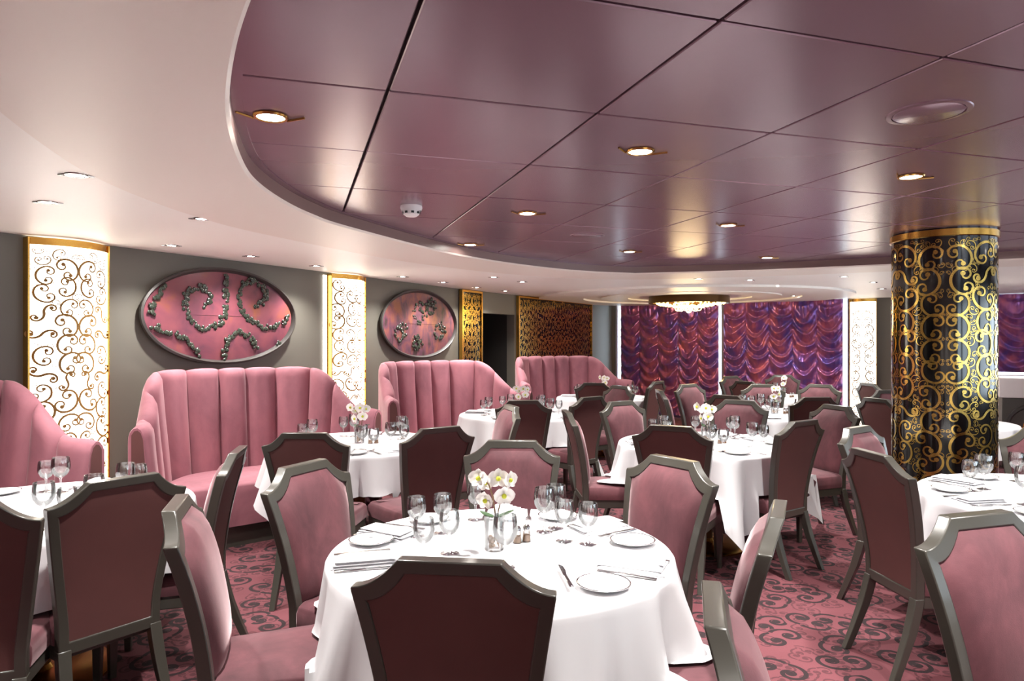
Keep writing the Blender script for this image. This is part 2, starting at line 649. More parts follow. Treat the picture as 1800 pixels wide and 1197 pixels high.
# right wall: tall windows onto daylight, outside the picture
R0 = win(TB)
rdir = (-.525, -.851)
wr = struct(empty('wall_right'))
def rp(s):
    return (R0[0] + rdir[0] * s, R0[1] + rdir[1] * s)
wall_slab('wall_section', rp(0), rp(14), 0, .9, 'wall', .12, wr)
wall_slab('lintel', rp(0), rp(14), 2.05, 2.3, 'wall', .12, wr)
for s in range(0, 15, 2):
    wall_slab('wall_section', rp(s), rp(s + .35), .9, 2.05, 'wall', .12, wr)
wf = struct(wall_slab('wall_front', rp(14), A0, 0, 2.3, 'white', .15))  # unseen rear wall, coloured white to bounce light onto the near chair

# ------------------------------------------------------------------ ceiling
arc = catmull([(7.6, -1.9), (5.5, -1.7), (3.0, -1.3), (1.3, -.55), (.25, .35), (-.25, .95), (-.53, 1.4), (-.71, 1.74), (-.88, 2.13), (-1.03, 2.58),
               (-1.13, 3.0), (-1.155, 3.45), (-1.12, 3.85), (-1.02, 4.25), (-.60, 5.3), (-.2, 6.0), (.32, 6.62), (.8, 7.0), (1.3, 7.2)])
right = [(1.3, 7.2), (2.5, 6.85), (3.5, 6.35), (4.5, 5.85), (6.0, 5.0), (7.8, 3.9)]
right = catmull(right, 3)[1:]
RIM = arc + right + [(8.6, 2.0), (8.4, 0)]
cen = (2.6, 3.2)
def offset(poly, dist):
    n = len(poly)
    out = []
    for i in range(n):
        p, q = poly[i - 1], poly[(i + 1) % n]
        t = (q[0] - p[0], q[1] - p[1])
        l = sqrt(t[0] ** 2 + t[1] ** 2)
        nx, ny = -t[1] / l, t[0] / l
        c = poly[i]
        if nx * (c[0] - cen[0]) + ny * (c[1] - cen[1]) < 0:
            nx, ny = -nx, -ny
        out.append((c[0] + nx * dist, c[1] + ny * dist))
    return out
RIM2 = offset(RIM, .66)
big = []
for p in RIM2:
    v = (p[0] - cen[0], p[1] - cen[1])
    l = sqrt(v[0] ** 2 + v[1] ** 2)
    k = (l + 9.0) / l
    big.append((cen[0] + v[0] * k, cen[1] + v[1] * k))
cl = struct(empty('ceiling'))
MB().grid([[(x, y, ZW) for x, y in RIM2], [(x, y, ZW) for x, y in big]], cu=True).obj('white_ceiling', 'white', cl)
lip = offset(RIM, .012)
MB().grid([[(x, y, ZW) for x, y in RIM2], [(x, y, ZR) for x, y in RIM2], [(x, y, ZR) for x, y in lip], [(x, y, ZR + .012) for x, y in RIM]],
          cu=True).obj('ceiling_ring', 'ring', cl, angle=30)
MB().grid([[(x, y, ZR + .012) for x, y in RIM], [(x, y, ZP + .03) for x, y in RIM]], cu=True).obj('fascia', 'fascia', cl)
ins = offset(RIM, -.035)
MB().grid([[(x, y, ZP - .004) for x, y in RIM], [(x, y, ZP - .004) for x, y in ins], [(x, y, ZP + .02) for x, y in ins]], cu=True).obj('edge_trim', 'purple', cl, angle=30)
MB().add([(-3, -3, ZP + .025), (9.5, -3, ZP + .025), (9.5, 8.5, ZP + .025), (-3, 8.5, ZP + .025)], [(0, 1, 2, 3)]).obj('backing_board', 'gap', cl)

TA = radians(17.6)
ga, gb = (cos(TA), sin(TA)), (-sin(TA), cos(TA))
G0, TS = (-.388, 2.135), .715
def tile_pt(i, j):
    return (G0[0] + ga[0] * TS * i + gb[0] * TS * j, G0[1] + ga[1] * TS * i + gb[1] * TS * j)
def inside(p, poly):
    c = False
    n = len(poly)
    for i in range(n):
        a, b = poly[i], poly[i - 1]
        if (a[1] > p[1]) != (b[1] > p[1]) and p[0] < (b[0] - a[0]) * (p[1] - a[1]) / (b[1] - a[1]) + a[0]:
            c = not c
    return c
h = TS / 2 - .005
tile_me = MB().hexa([(-h, -h, 0), (h, -h, 0), (h, h, 0), (-h, h, 0), (-h, -h, .018), (h, -h, .018), (h, h, .018), (-h, h, .018)]).mesh('panel', 'purple', smooth=False)
for i in range(-6, 16):
    for j in range(-8, 10):
        c = tile_pt(i + .5, j + .5)
        cs = [tile_pt(i + a, j + b) for a in (0, .5, 1) for b in (0, .5, 1)]
        if any(inside(q, RIM) for q in cs):
            o = bpy.data.objects.new('panel', tile_me)
            COL.objects.link(o)
            o.parent = cl
            o.location = (c[0], c[1], ZP)
            o.rotation_euler = (random.uniform(-.002, .002), random.uniform(-.002, .002), TA)
            bv = o.modifiers.new('bevel', 'BEVEL')
            bv.width = .003
            bv.segments = 1

# shallow rings in the white ceiling round the chandelier
CH = (2.95, 11.4)
for r0, r1, dz in ((1.75, 2.5, .03), (1.0, 1.45, .02)):
    MB().lathe([(r0, ZW + .01), (r0, ZW - dz), (r1, ZW - dz), (r1, ZW + .01)], 72).obj('ceiling_ring', 'white', cl, angle=30).location = (CH[0], CH[1], 0)

# ------------------------------------------------------------------ lamps in the ceilings
def spot_data(name, power, size=.035, ang=104):
    l = bpy.data.lights.new(name, 'SPOT')
    l.energy = power
    l.color = WARM
    l.spot_size = radians(ang)
    l.spot_blend = 1.0
    l.shadow_soft_size = size
    return l
SL = spot_data('spot_light', SPOT_W)
DL = spot_data('downlight_light', SOFFIT_W, .03, 120)

def make_spot():
    r = empty('spotlight')
    tor = []
    for i in range(24):
        a = 2 * pi * i / 24
        tor.append((.052 * cos(a), .052 * sin(a), -.004))
    MB().tube(tor, .007, 6, closed=True).obj('rim', 'brass', r)
    MB().lathe([(.001, -.002), (.036, -.002), (.046, -.006)], 20).obj('lamp_lens', 'lamp', r)
    for s in (-1, 1):
        pts = [(s * (.055 + .028 * (1 - cos(t))), .026 * cos(t) , -.006) for t in [k * pi / 8 for k in range(9)]]
        MB().tube(pts, .0045, 6).obj('bracket', 'brass', r)
    lo = bpy.data.objects.new('spot_beam', SL)
    COL.objects.link(lo)
    lo.parent = r
    lo.location = (0, 0, -.03)
    return r
def make_down():
    r = empty('downlight')
    MB().lathe([(.030, -.001), (.034, -.006), (.045, -.005), (.047, .0)], 20).obj('rim', 'steel', r)
    MB().lathe([(.001, -.002), (.031, -.003)], 16).obj('lamp_lens', 'lamp', r)
    for s in (-1, 1):
        MB().tube([(s * .047, -.012, -.004), (s * .068, 0, -.004), (s * .047, .012, -.004)], .004, 6).obj('bracket', 'steel', r)
    lo = bpy.data.objects.new('downlight_beam', DL)
    COL.objects.link(lo)
    lo.parent = r
    lo.location = (0, 0, -.03)
    return r
spotP, downP = Proto(make_spot), Proto(make_down)

def at(px, py, z):
    d = (z - CAMZ) * 1200 / (598.5 - py)
    return ((px - 900) / 1200 * d, d)

XW = {-1: 'left rim', 1: 'centre', 3: 'pillar', 5: 'right', 7: 'far right'}
ZWD = {-4: 'row behind camera', -2: 'row above camera', 0: 'front row', 2: 'second row', 4: 'far row'}
SP = [(-1, 0, 'nearest the curved left rim, above the seats'), (1, 0, 'between front ceiling edge and pillar, near centre'),
      (3, 0, 'just left of the gold pillar'), (-1, 2, None), (1, 2, 'midway in from smoke detector'),
      (3, 2, 'midway between smoke detector line and pillar'), (1, 4, 'nearest the far rim, left one'), (3, 4, 'near the far rim, middle one'),
      (5, 4, 'close to the far rim beside the pillar'), (3, -2, 'at the top edge of the picture'),
      (1, -2, None), (5, 0, None), (5, -2, None), (7, 0, None), (7, 2, None), (3, -4, None), (5, -4, None), (7, -2, None)]
k = 0
for i, j, desc in SP:
    p = tile_pt(i + .5, j + .5)
    if not inside(p, offset(RIM, -.1)):
        continue
    if i == -1 and j == 0:
        p = (p[0] + .0, p[1])
    sx, sy = p[0] / max(p[1], .1) * 1200 + 900, 598.5 - (ZP - CAMZ) * 1200 / max(p[1], .1)
    vis = p[1] > .3 and 0 < sx < 1800 and sy > 0
    k += 1
    if not desc:
        desc = 'beyond the frame, ' + XW[i] + ' column, ' + ZWD[j]
    lab = 'brass clip spotlight in purple ceiling, ' + desc
    spotP((p[0], p[1], ZP), TA, lab, 'spotlight', 'spotlights in the purple ceiling')

DOWN = [(134, 307, 'nearest, above left side of wall'), (84, 355, 'just above the left lit column'), (354, 384, 'above the left oval picture, inner row'),
        (302, 431, 'right of left lit column, outer row'), (441, 450, 'over the left oval picture, outer row'), (556, 467, 'left of second lit column'),
        (708, 486, 'over the right oval picture, first'), (779, 496, 'over right end of the right oval picture'), (838, 505, 'over the narrow mirror panel'),
        (868, 487, 'inner row, over the doorway'), (918, 495, 'inner row, right of the doorway'), (888, 511, 'close above the doorway lintel'),
        (999, 517, 'over the wide mirror panel'), (1006, 525, 'hugging the top of wide mirror panel'), (1228, 490, 'straight above the chandelier'),
        (1075, 507, 'left of the chandelier'), (1318, 492, 'right of the chandelier, near row'), (1365, 501, 'right of chandelier, second row'),
        (1483, 486, 'near row, left of the pillar'), (1535, 496, 'touching the pillar on its left'), (1427, 510, 'above right window curtain, upper'),
        (1395, 520, 'above right window curtain, lower'), (1318, 530, 'at the top of the curtain gap')]
for px, py, desc in DOWN:
    p = at(px, py, ZW)
    downP((p[0], p[1], ZW), radians(20), 'small steel downlight in white ceiling, ' + desc, 'downlight', 'downlights in the white ceiling')
for x, y, desc in [(-2.6, 1.6, 'left of the camera'), (-3.2, .4, 'behind the first banquette end'), (-3.9, -.8, 'over the rear left corner'), (-2.3, -.3, 'left behind the camera'),
                   (-4.6, 1.8, 'against the left wall'), (6.2, 8.0, 'over the sideboard'), (7.4, 6.6, 'by the right windows'), (7.2, 8.8, 'before the right curtain'), (5.2, 9.6, 'behind the pillar'),
                   (-.45, .15, 'added fill straight above the camera'), (-1.4, -1.6, 'added fill over the rear aisle'),  # both added to brighten the nearest chair's back
                   (-2.4, -2.5, 'added fill left along the rear wall'), (-.6, -2.4, 'added fill at middle of the rear wall'), (1.2, -2.2, 'added fill right along the rear wall')]:  # three added to wash the rear wall and bounce light forward
    downP((x, y, ZW), 0, 'small steel downlight beyond the frame, ' + desc, 'downlight', 'downlights in the white ceiling')

# smoke detector, air vents
p = at(723, 362, ZP)
sd = empty('smoke_detector', (p[0], p[1], ZP), .3, 'white plastic smoke detector on a purple ceiling panel', 'smoke detector')
MB().lathe([(.001, 0), (.062, 0), (.064, -.012), (.058, -.03)], 28).obj('base', 'plastic', sd)
MB().lathe([(.050, -.029), (.046, -.05), (.030, -.062), (.001, -.066)], 28).obj('dome', 'plastic', sd)
for j in range(8):
    a = j * pi / 4
    MB().box(.0455, .0515, -.008, .008, -.047, -.035).obj('slot', 'darkplastic', sd).rotation_euler = (0, 0, a)
for (i, j, lab) in ((2, -1, 'large round air diffuser plate in purple ceiling left of the pillar'), (2, 3, 'round air diffuser plate in purple ceiling far from the camera')):
    p = tile_pt(i + .5, j + .5)
    av = empty('air_diffuser', (p[0], p[1], ZP), 0, lab, 'air vent', 'round ceiling air diffusers')
    MB().lathe([(.001, -.006), (.104, -.006), (.108, -.004), (.108, .001)], 40).obj('plate', 'purple', av)
    MB().lathe([(.111, .001), (.112, -.005), (.128, -.004), (.131, .001)], 40).obj('rim', 'purple', av)

# ------------------------------------------------------------------ lit columns on the walls
def light_column(p, d, width, label, bow=.11, seed=1, flip=False, strip=False):
    """p: wall point at the middle, d: wall direction; bows into the room"""
    rz = atan2(d[1], d[0])
    r = empty('light_column', (p[0], p[1], 0), rz, label, 'wall light', 'lit scroll columns')
    H = 2.235
    sgn = 1 if flip else -1          # local y that points into the room
    def fr(u, off=0):
        x = u - width / 2
        return (x, sgn * (.05 + bow * (1 - (2 * x / width) ** 2) + off))
    n = 18
    cols = [fr(width * i / n) for i in range(n + 1)]
    MB().grid([[(x, y, .02) for x, y in cols], [(x, y, H - .05) for x, y in cols]]).obj('diffuser', 'diffuser', r)
    cols2 = [fr(width * i / n, .008) for i in range(n + 1)]
    back = [fr(width * i / n, -.02) for i in range(n + 1)]
    MB().grid([[(x, y, H - .05) for x, y in cols2], [(x, y, H) for x, y in cols2], [(x, y, H) for x, y in back], [(x, y, H - .05) for x, y in back]], cv=True).obj('top_trim', 'gold', r, angle=30)
    for s in (-1, 1):
        x0 = s * width / 2
        MB().box(min(x0, x0 + s * .012), max(x0, x0 + s * .012), min(sgn * .002, sgn * .066), max(sgn * .002, sgn * .066), 0, H).obj('side_trim', 'gold', r, smooth=False)
    lay = scroll_layout(width, H - .06, .075, seed)
    sm = scroll_mesh(lay, lambda u, v: fr(u, .003) + (v,), .09, .17).obj('gold_scrollwork', 'goldline', r, smooth=False)
    stuff(sm)
    if strip:
        MB().box(-width / 2 - .075, -width / 2 - .035, -.02, -.002, 0, H - .02).obj('edge_light', 'diffuser', r, smooth=False)
    return r
p0, d = wall_at(45)
p1, _ = wall_at(180)
light_column(((p0[0] + p1[0]) / 2, (p0[1] + p1[1]) / 2), d, .54, 'glowing white wall column with gold scrolls at far left', seed=3)
p0, d = wall_at(574)
p1, _ = wall_at(636)
light_column(((p0[0] + p1[0]) / 2, (p0[1] + p1[1]) / 2), unit(B, C)[0], .54, 'glowing white wall column between the two oval pictures', seed=11, strip=True)
pR = win(4.68, 0)
light_column(pR, WD, .40, 'glowing white wall column between curtain and gold pillar', seed=5)

# ------------------------------------------------------------------ mirror panels
def mirror_panel(px0, px1, label, seed):
    p0, d = wall_at(px0)
    p1, _ = wall_at(px1)
    _, w = unit(p0, p1)
    r = empty('mirror_panel', ((p0[0] + p1[0]) / 2, (p0[1] + p1[1]) / 2, 0), atan2(d[1], d[0]), label, 'mirror panel', 'etched mirror panels')
    H = 2.24
    MB().box(-w / 2 + .02, w / 2 - .02, -.035, -.005, .02, H - .02).obj('mirror', 'mirror', r, smooth=False)
    for x0, x1, z0, z1 in ((-w / 2, -w / 2 + .03, 0, H), (w / 2 - .03, w / 2, 0, H), (-w / 2 + .03, w / 2 - .03, H - .03, H), (-w / 2 + .03, w / 2 - .03, 0, .03)):
        MB().box(x0, x1, -.055, -.003, z0, z1).obj('frame_strip', 'gold', r, smooth=False)
    lay = scroll_layout(w - .08, H - .08, .065, seed)
    stuff(scroll_mesh(lay, lambda u, v: (u - w / 2 + .04, -.0375, v + .04), .12, .22).obj('gold_scrollwork', 'goldleaf', r, smooth=False))
mirror_panel(805, 845, 'narrow gold-scroll mirror panel left of the dark doorway', 21)
mirror_panel(907, 1037, 'wide gold-scroll mirror panel right of the dark doorway', 22)

# ------------------------------------------------------------------ oval pictures
def oval(px0, px1, py, Wd, Hh, canvas, label, scroll):
    p0, d = wall_at(px0)
    p1, _ = wall_at(px1)
    c = ((p0[0] + p1[0]) / 2, (p0[1] + p1[1]) / 2)
    z = CAMZ + (598.5 - py) * c[1] / 1200
    r = empty('oval_picture', (c[0], c[1], z), atan2(d[1], d[0]), label, 'picture', 'oval wall pictures')
    a, b = Wd / 2, Hh / 2
    def ell(k, y, n=64):
        return [((a - k) * cos(2 * pi * i / n), y, (b - k) * sin(2 * pi * i / n)) for i in range(n)]
    MB().grid([ell(.05, -.003), ell(.0, -.05), ell(.0, -.075), ell(.018, -.082), ell(.035, -.06), ell(.04, -.04)], cu=True).obj('frame', 'picframe', r, angle=60)
    rings = [ell(.03 + (min(a, b) - .032) * t, -.045 - .02 * (1 - (1 - t) ** 2)) for t in (0, .1, .25, .45, .7, 1)]
    MB().grid(rings, cu=True).obj('canvas', canvas, r)
    rnd = random.Random(4)
    def bead_line(pts, name):
        mb = MB()
        for x, zz in pts:
            if (x / (a - .05)) ** 2 + (zz / (b - .05)) ** 2 < 1:
                for _ in range(2):
                    mb.sphere((x + rnd.uniform(-.024, .024), -.066, zz + rnd.uniform(-.024, .024)), rnd.uniform(.012, .024), 7, 4, sy=.45)
        if mb.v:
            stuff(mb.obj(name, 'bead', r))
    if scroll:
        def cv(pts):
            q = [((220 + X / 5.625 - 373) * .0058, (556 - 450 - Y / 5.625) * .0052) for X, Y in pts]
            return catmull(q, 5)
        for pts in ([(650, 500), (690, 430), (660, 360), (580, 340), (490, 390), (455, 490), (480, 590), (560, 690), (680, 720), (790, 660), (840, 570), (855, 430), (850, 300), (845, 180)],
                    [(1180, 470), (1270, 430), (1290, 350), (1230, 270), (1130, 230), (1030, 290), (1000, 400), (1020, 520), (1080, 610), (1180, 670), (1320, 695), (1450, 655), (1560, 580)],
                    [(830, 990), (850, 880), (920, 790), (1010, 750), (1110, 800), (1180, 900)], [(190, 715), (320, 760), (440, 810), (540, 890), (580, 960)],
                    [(170, 590), (180, 510), (240, 430), (270, 350)], [(1390, 910), (1450, 840), (1560, 795)], [(430, 250), (560, 210), (650, 190)]):
            bead_line(cv(pts), 'bead_scroll')
    else:
        for cx, cz, r0 in ((-.45, -.12, .13), (-.05, .12, .16), (.2, .22, .12), (.4, -.1, .14), (-.1, -.25, .1)):
            bead_line([(cx + (r0 * (1 - .6 * i / 20)) * cos(i * .42), cz + (r0 * (1 - .6 * i / 20)) * sin(i * .42)) for i in range(20)], 'bead_scroll')
oval(236, 512, 556, 1.62, .86, 'canvas1', 'oval rose picture with green bead scrolls, nearer of the two', True)
oval(660, 797, 570, 1.66, .88, 'canvas2', 'oval orange-violet mottled picture beside the narrow mirror panel', False)

# ------------------------------------------------------------------ gold-scroll pillar
PC, PR = (3.15, 4.99), .33
pil = empty('round_pillar', (PC[0], PC[1], 0), 0, 'round black glass pillar covered in gold scrolls', 'pillar')
MB().lathe([(PR, 0), (PR, ZP - .001)], 64).obj('shaft', 'blackglass', pil)
MB().lathe([(PR + .001, ZP - .06), (PR + .012, ZP - .055), (PR + .012, ZP - .012), (PR + .001, ZP - .010)], 64).obj('top_band', 'gold', pil, angle=30)
MB().lathe([(PR + .001, .10), (PR + .012, .095), (PR + .012, 0)], 64).obj('base_band', 'gold', pil, angle=30)
lay = []
for q in range(3):
    l1 = scroll_layout(2 * pi * PR / 3, ZP - .17, .088, 31)
    lay += [(u + q * 2 * pi * PR / 3, v, R, a, k, m) for u, v, R, a, k, m in l1]
stuff(scroll_mesh(lay, lambda u, v: ((PR + .003) * cos(u / PR), (PR + .003) * sin(u / PR), v + .10), .085, .18).obj('gold_scrollwork', 'goldleaf', pil, smooth=False))

# ------------------------------------------------------------------ curtains
def curtain(t0, t1, z0, ncol, label, seed):
    rnd = random.Random(seed)
    p = win((t0 + t1) / 2, .10)
    r = empty('austrian_curtain', (p[0], p[1], 0), atan2(WD[1], WD[0]), label, 'curtain', 'plum window curtains')
    Wd = t1 - t0
    w = Wd / ncol
    zt = 2.24
    nz, nx = int((zt - z0) / .0125), 20
    for c in range(ncol):
        pitch = rnd.uniform(.19, .24)
        ph0, slant, sag = rnd.random(), rnd.uniform(-.25, .25), rnd.uniform(.8, 1.15)
        ph2 = rnd.random() * 6
        rows = []
        for i in range(nz + 1):
            z = z0 + (zt - z0) * i / nz
            row = []
            for j in range(nx + 1):
                q = 2 * j / nx - 1
                e = 1 - q * q
                warp = .15 * sin(z * 7 + ph2 + q * 2) + .08 * sin(z * 17 + ph2)
                t = z / pitch + sag * e + slant * q + ph0 + warp
                f = t - floor(t)
                prof = (f / .72) ** 1.4 if f < .72 else ((1 - f) / .28) ** .8
                top = min(1, max(0, (zt - z) / .30))
                fold = .085 * prof * (.30 + .70 * e) * top
                gather = .016 * sin(q * 14 + ph2) * (1 - top) + .006 * sin(q * 19 + z * 3 + ph2)
                row.append(((c + .5) * w - Wd / 2 + q * w * .515, -(.03 + .028 * e ** .7 + fold + gather), z))
            rows.append(row)
        MB().grid(rows).obj('swag_column', 'satin', r, angle=180)
    MB().box(-Wd / 2, Wd / 2, -.03, .03, zt - .03, zt).obj('heading_rail', 'maroon', r, smooth=False)
curtain(.27, 2.24, .06, 5, 'ruched plum satin curtain at the left window beside the mirror panel', 1)
curtain(2.345, 4.37, .06, 5, 'ruched plum satin curtain at the window left of lit column', 2)
curtain(6.05, 8.55, 1.03, 5, 'ruched plum satin curtain right of the pillar, above white ledge', 3)

# ------------------------------------------------------------------ chandelier
ch = empty('chandelier', (CH[0], CH[1], 0), 0, 'round bronze drum chandelier with glowing gold crystals near the curtains', 'chandelier')
MB().lathe([(.60, ZW), (.655, ZW), (.66, ZW - .11), (.645, ZW - .115), (.60, ZW - .10), (.60, ZW)], 64).obj('drum', 'bronze', ch, angle=30)
MB().lathe([(.001, ZW - .02), (.60, ZW - .02)], 48).obj('ceiling_plate', 'gold', ch)
mb = MB()
rnd = random.Random(9)
for i in range(230):
    rr = .58 * sqrt(rnd.random())
    a = rnd.random() * 2 * pi
    drop = .10 + .10 * (1 - rr / .6) + rnd.uniform(-.015, .015)
    mb.sphere((rr * cos(a), rr * sin(a), ZW - drop), .017, 6, 4)
stuff(mb.obj('crystal_beads', 'crystal', ch))
for i in range(9):
    a = i * 2 * pi / 9
    rr = 0 if i == 0 else .18
    ring = [(rr * cos(a) + .045 * cos(t), rr * sin(a), ZW - .22 + (.03 if i else 0) + .045 * sin(t)) for t in [2 * pi * q / 14 for q in range(14)]]
    MB().tube(ring, .007, 5, closed=True).obj('crystal_hoop', 'crystal', ch)
l = bpy.data.lights.new('chandelier_glow', 'POINT')
l.energy = 25
l.color = (1, .75, .4)
l.shadow_soft_size = .3
lo = bpy.data.objects.new('chandelier_glow', l)
COL.objects.link(lo)
lo.parent = ch
lo.location = (0, 0, ZW - .34)

# ------------------------------------------------------------------ banquettes
def banquette(c, f, half, label, depth=.78, seed=1):
    """c: middle of the back plane (floor), f: direction it faces"""
    r = empty('banquette', (c[0], c[1], 0), face(f), label, 'banquette sofa', 'pink channel-back banquettes')
    H, AH, T = 1.29, .95, .17
    hb, hf = half - .30, half            # inner half width at the back and at the front
    ctrl = [(-hf, depth), (-hb, 0.0), (hb, 0.0), (hf, depth)]
    Rc = .30
    # sampled path: straight wing, rounded corner, straight back ...
    pts_ = []
    def lerp(p, q, t):
        return (p[0] + (q[0] - p[0]) * t, p[1] + (q[1] - p[1]) * t)
    def corner(p, c_, q):
        l1, l2 = unit(c_, p)[1], unit(c_, q)[1]
        a_, b_ = lerp(c_, p, Rc / l1), lerp(c_, q, Rc / l2)
        return [lerp(lerp(a_, c_, t), lerp(c_, b_, t), t) for t in [i / 16 for i in range(17)]]
    dense = [ctrl[0]] + corner(ctrl[0], ctrl[1], ctrl[2]) + corner(ctrl[1], ctrl[2], ctrl[3]) + [ctrl[3]]
    acc = [0.0]
    for p_, q_ in zip(dense[:-1], dense[1:]):
        acc.append(acc[-1] + unit(p_, q_)[1])
    total = acc[-1]
    def raw(s):
        s = min(max(s, 0), total)
        for i in range(len(dense) - 1):
            if s <= acc[i + 1] + 1e-9:
                return lerp(dense[i], dense[i + 1], (s - acc[i]) / (acc[i + 1] - acc[i]))
        return dense[-1]
    def path(s):
        p_ = raw(s)
        a_, b_ = raw(s - .02), raw(s + .02)
        d_, _ = unit(a_, b_)
        return p_, (d_[1], -d_[0])
    def height(s):
        e = min(s, total - s)
        t = min(1, max(0, (e - .16) / .56))
        t = t * t * (3 - 2 * t)
        return AH + (H - AH) * t
    arm = .26
    nch = max(3, round((total - 2 * arm) / .235))
    cuts = [0, arm] + [arm + (total - 2 * arm) * i / nch for i in range(1, nch)] + [total - arm, total]
    for ci in range(len(cuts) - 1):
        s0, s1 = cuts[ci], cuts[ci + 1]
        isarm = ci in (0, len(cuts) - 2)
        rows = []
        ns = 18
        for i in range(ns + 1):
            q = i / ns
            s = s0 + (s1 - s0) * q
            (x, y), (nx, ny) = path(min(max(s, 0), total))
            hh = height(s)
            bul = (1 - abs(2 * q - 1) ** 3.4)
            puff = .072 * bul - .056
            lean = .10 * (hh - .42) / (H - .42)
            prof = []
            for z, o in ((.40, -puff), (.50, -puff + .012), (.65, -puff + .03), (.80, -puff + .05), (1.0, -puff + .072)):
                zz = .40 + (z - .40) / (1.0 - .40) * (hh - .09 - .40)
                prof.append((o * lean / .10 if z > .5 else o, zz))
            base = prof[-1][0]
            outr = T + .012 * bul * 0
            mid = (base + outr) / 2
            rad = (outr - base) / 2
            dz = -.016 * (1 - bul)
            for a in (160, 130, 100, 70, 40, 15):
                prof.append((mid + rad * cos(radians(a)), hh - .085 + .085 * sin(radians(a)) + dz))
            prof += [(outr, hh - .12), (outr, .05)]
            rows.append([(x + nx * o, y + ny * o, z) for o, z in prof])
        MB().grid(rows).obj('armrest' if isarm else 'back_channel', 'velvet_sofa', r, angle=60)
        if isarm:
            end = rows[0] if ci == 0 else rows[-1]
            sy = .012
            pts = [(px, py + sy, pz) for px, py, pz in end]
            cx = sum(p[0] for p in pts) / len(pts)
            ins_ = [(cx + (p[0] - cx) * .84, p[1] + .003, max(.06, p[2] - .016)) for p in pts]
            mb = MB()
            nn = len(pts)
            mb.grid([end, pts])
            mb.obj('arm_edge', 'velvet_sofa', r, smooth=False)
            MB().add(pts, [tuple(range(nn))]).obj('arm_front', 'velvet_sofa', r, smooth=False)
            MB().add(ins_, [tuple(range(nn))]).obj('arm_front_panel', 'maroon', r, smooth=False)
    # seat
    n = 24
    top = []
    def ring(k, z):
        pts = []
        for i in range(n + 1):
            s = total * i / n
            (x, y), (nx, ny) = path(s)
            pts.append((x - nx * k, min(y - ny * k, depth - .03 - k * .5), z))
        return pts
    rs = [ring(.0, .16), ring(.0, .40), ring(.012, .445), ring(.05, .46), ring(.2, .467)]
    mb = MB()
    mb.grid(rs, cu=True)
    o0 = len(mb.v) - (n + 1)
    mb.f.append(tuple(range(o0, o0 + n + 1)))
    mb.obj('seat', 'velvet_sofa', r, angle=50)
    MB().hexa([(-hb - .02, .02, 0), (hb + .02, .02, 0), (hf - .06, depth - .08, 0), (-hf + .06, depth - .08, 0), (-hb - .02, .02, .17), (hb + .02, .02, .17), (hf - .06, depth - .08, .17), (-hf + .06, depth - .08, .17)]).obj('plinth', 'frame', r, smooth=False)
    return r

# ------------------------------------------------------------------ chairs
def hw(z):
    if z < .45:
        return .185
    t = (z - .45) / .46
    return .185 + .065 * t ** 1.15
def ztop(x, w=.25, fl=.125, H=1.0, drop=.082):
    x = abs(x)
    if x <= fl:
        return H
    f = min(1, (x - fl) / (w - fl))
    return H - drop * (1 - (1 - f) ** 1.9)
def yb(z):
    t = max(0, (z - .45) / .55)
    return -.03 * t - .085 * t * t
def outline(inset):
    pts = []
    w = .25 - inset
    fl = .125 - inset * .45
    zb = .35 + inset * 1.35
    zs = [zb + (.912 - inset - zb) * i / 10 for i in range(11)]
    left = [(-(hw(z) - inset), z) for z in zs]
    topx = [-w + (w - fl) * i / 7 for i in range(8)]
    tl = [(x, ztop(x, w, fl, 1.0 - inset, .078)) for x in topx]
    full = left + tl + [(0, 1.0 - inset)] + [(-x, z) for x, z in tl[::-1]] + [(-x, z) for x, z in left[::-1]]
    return full
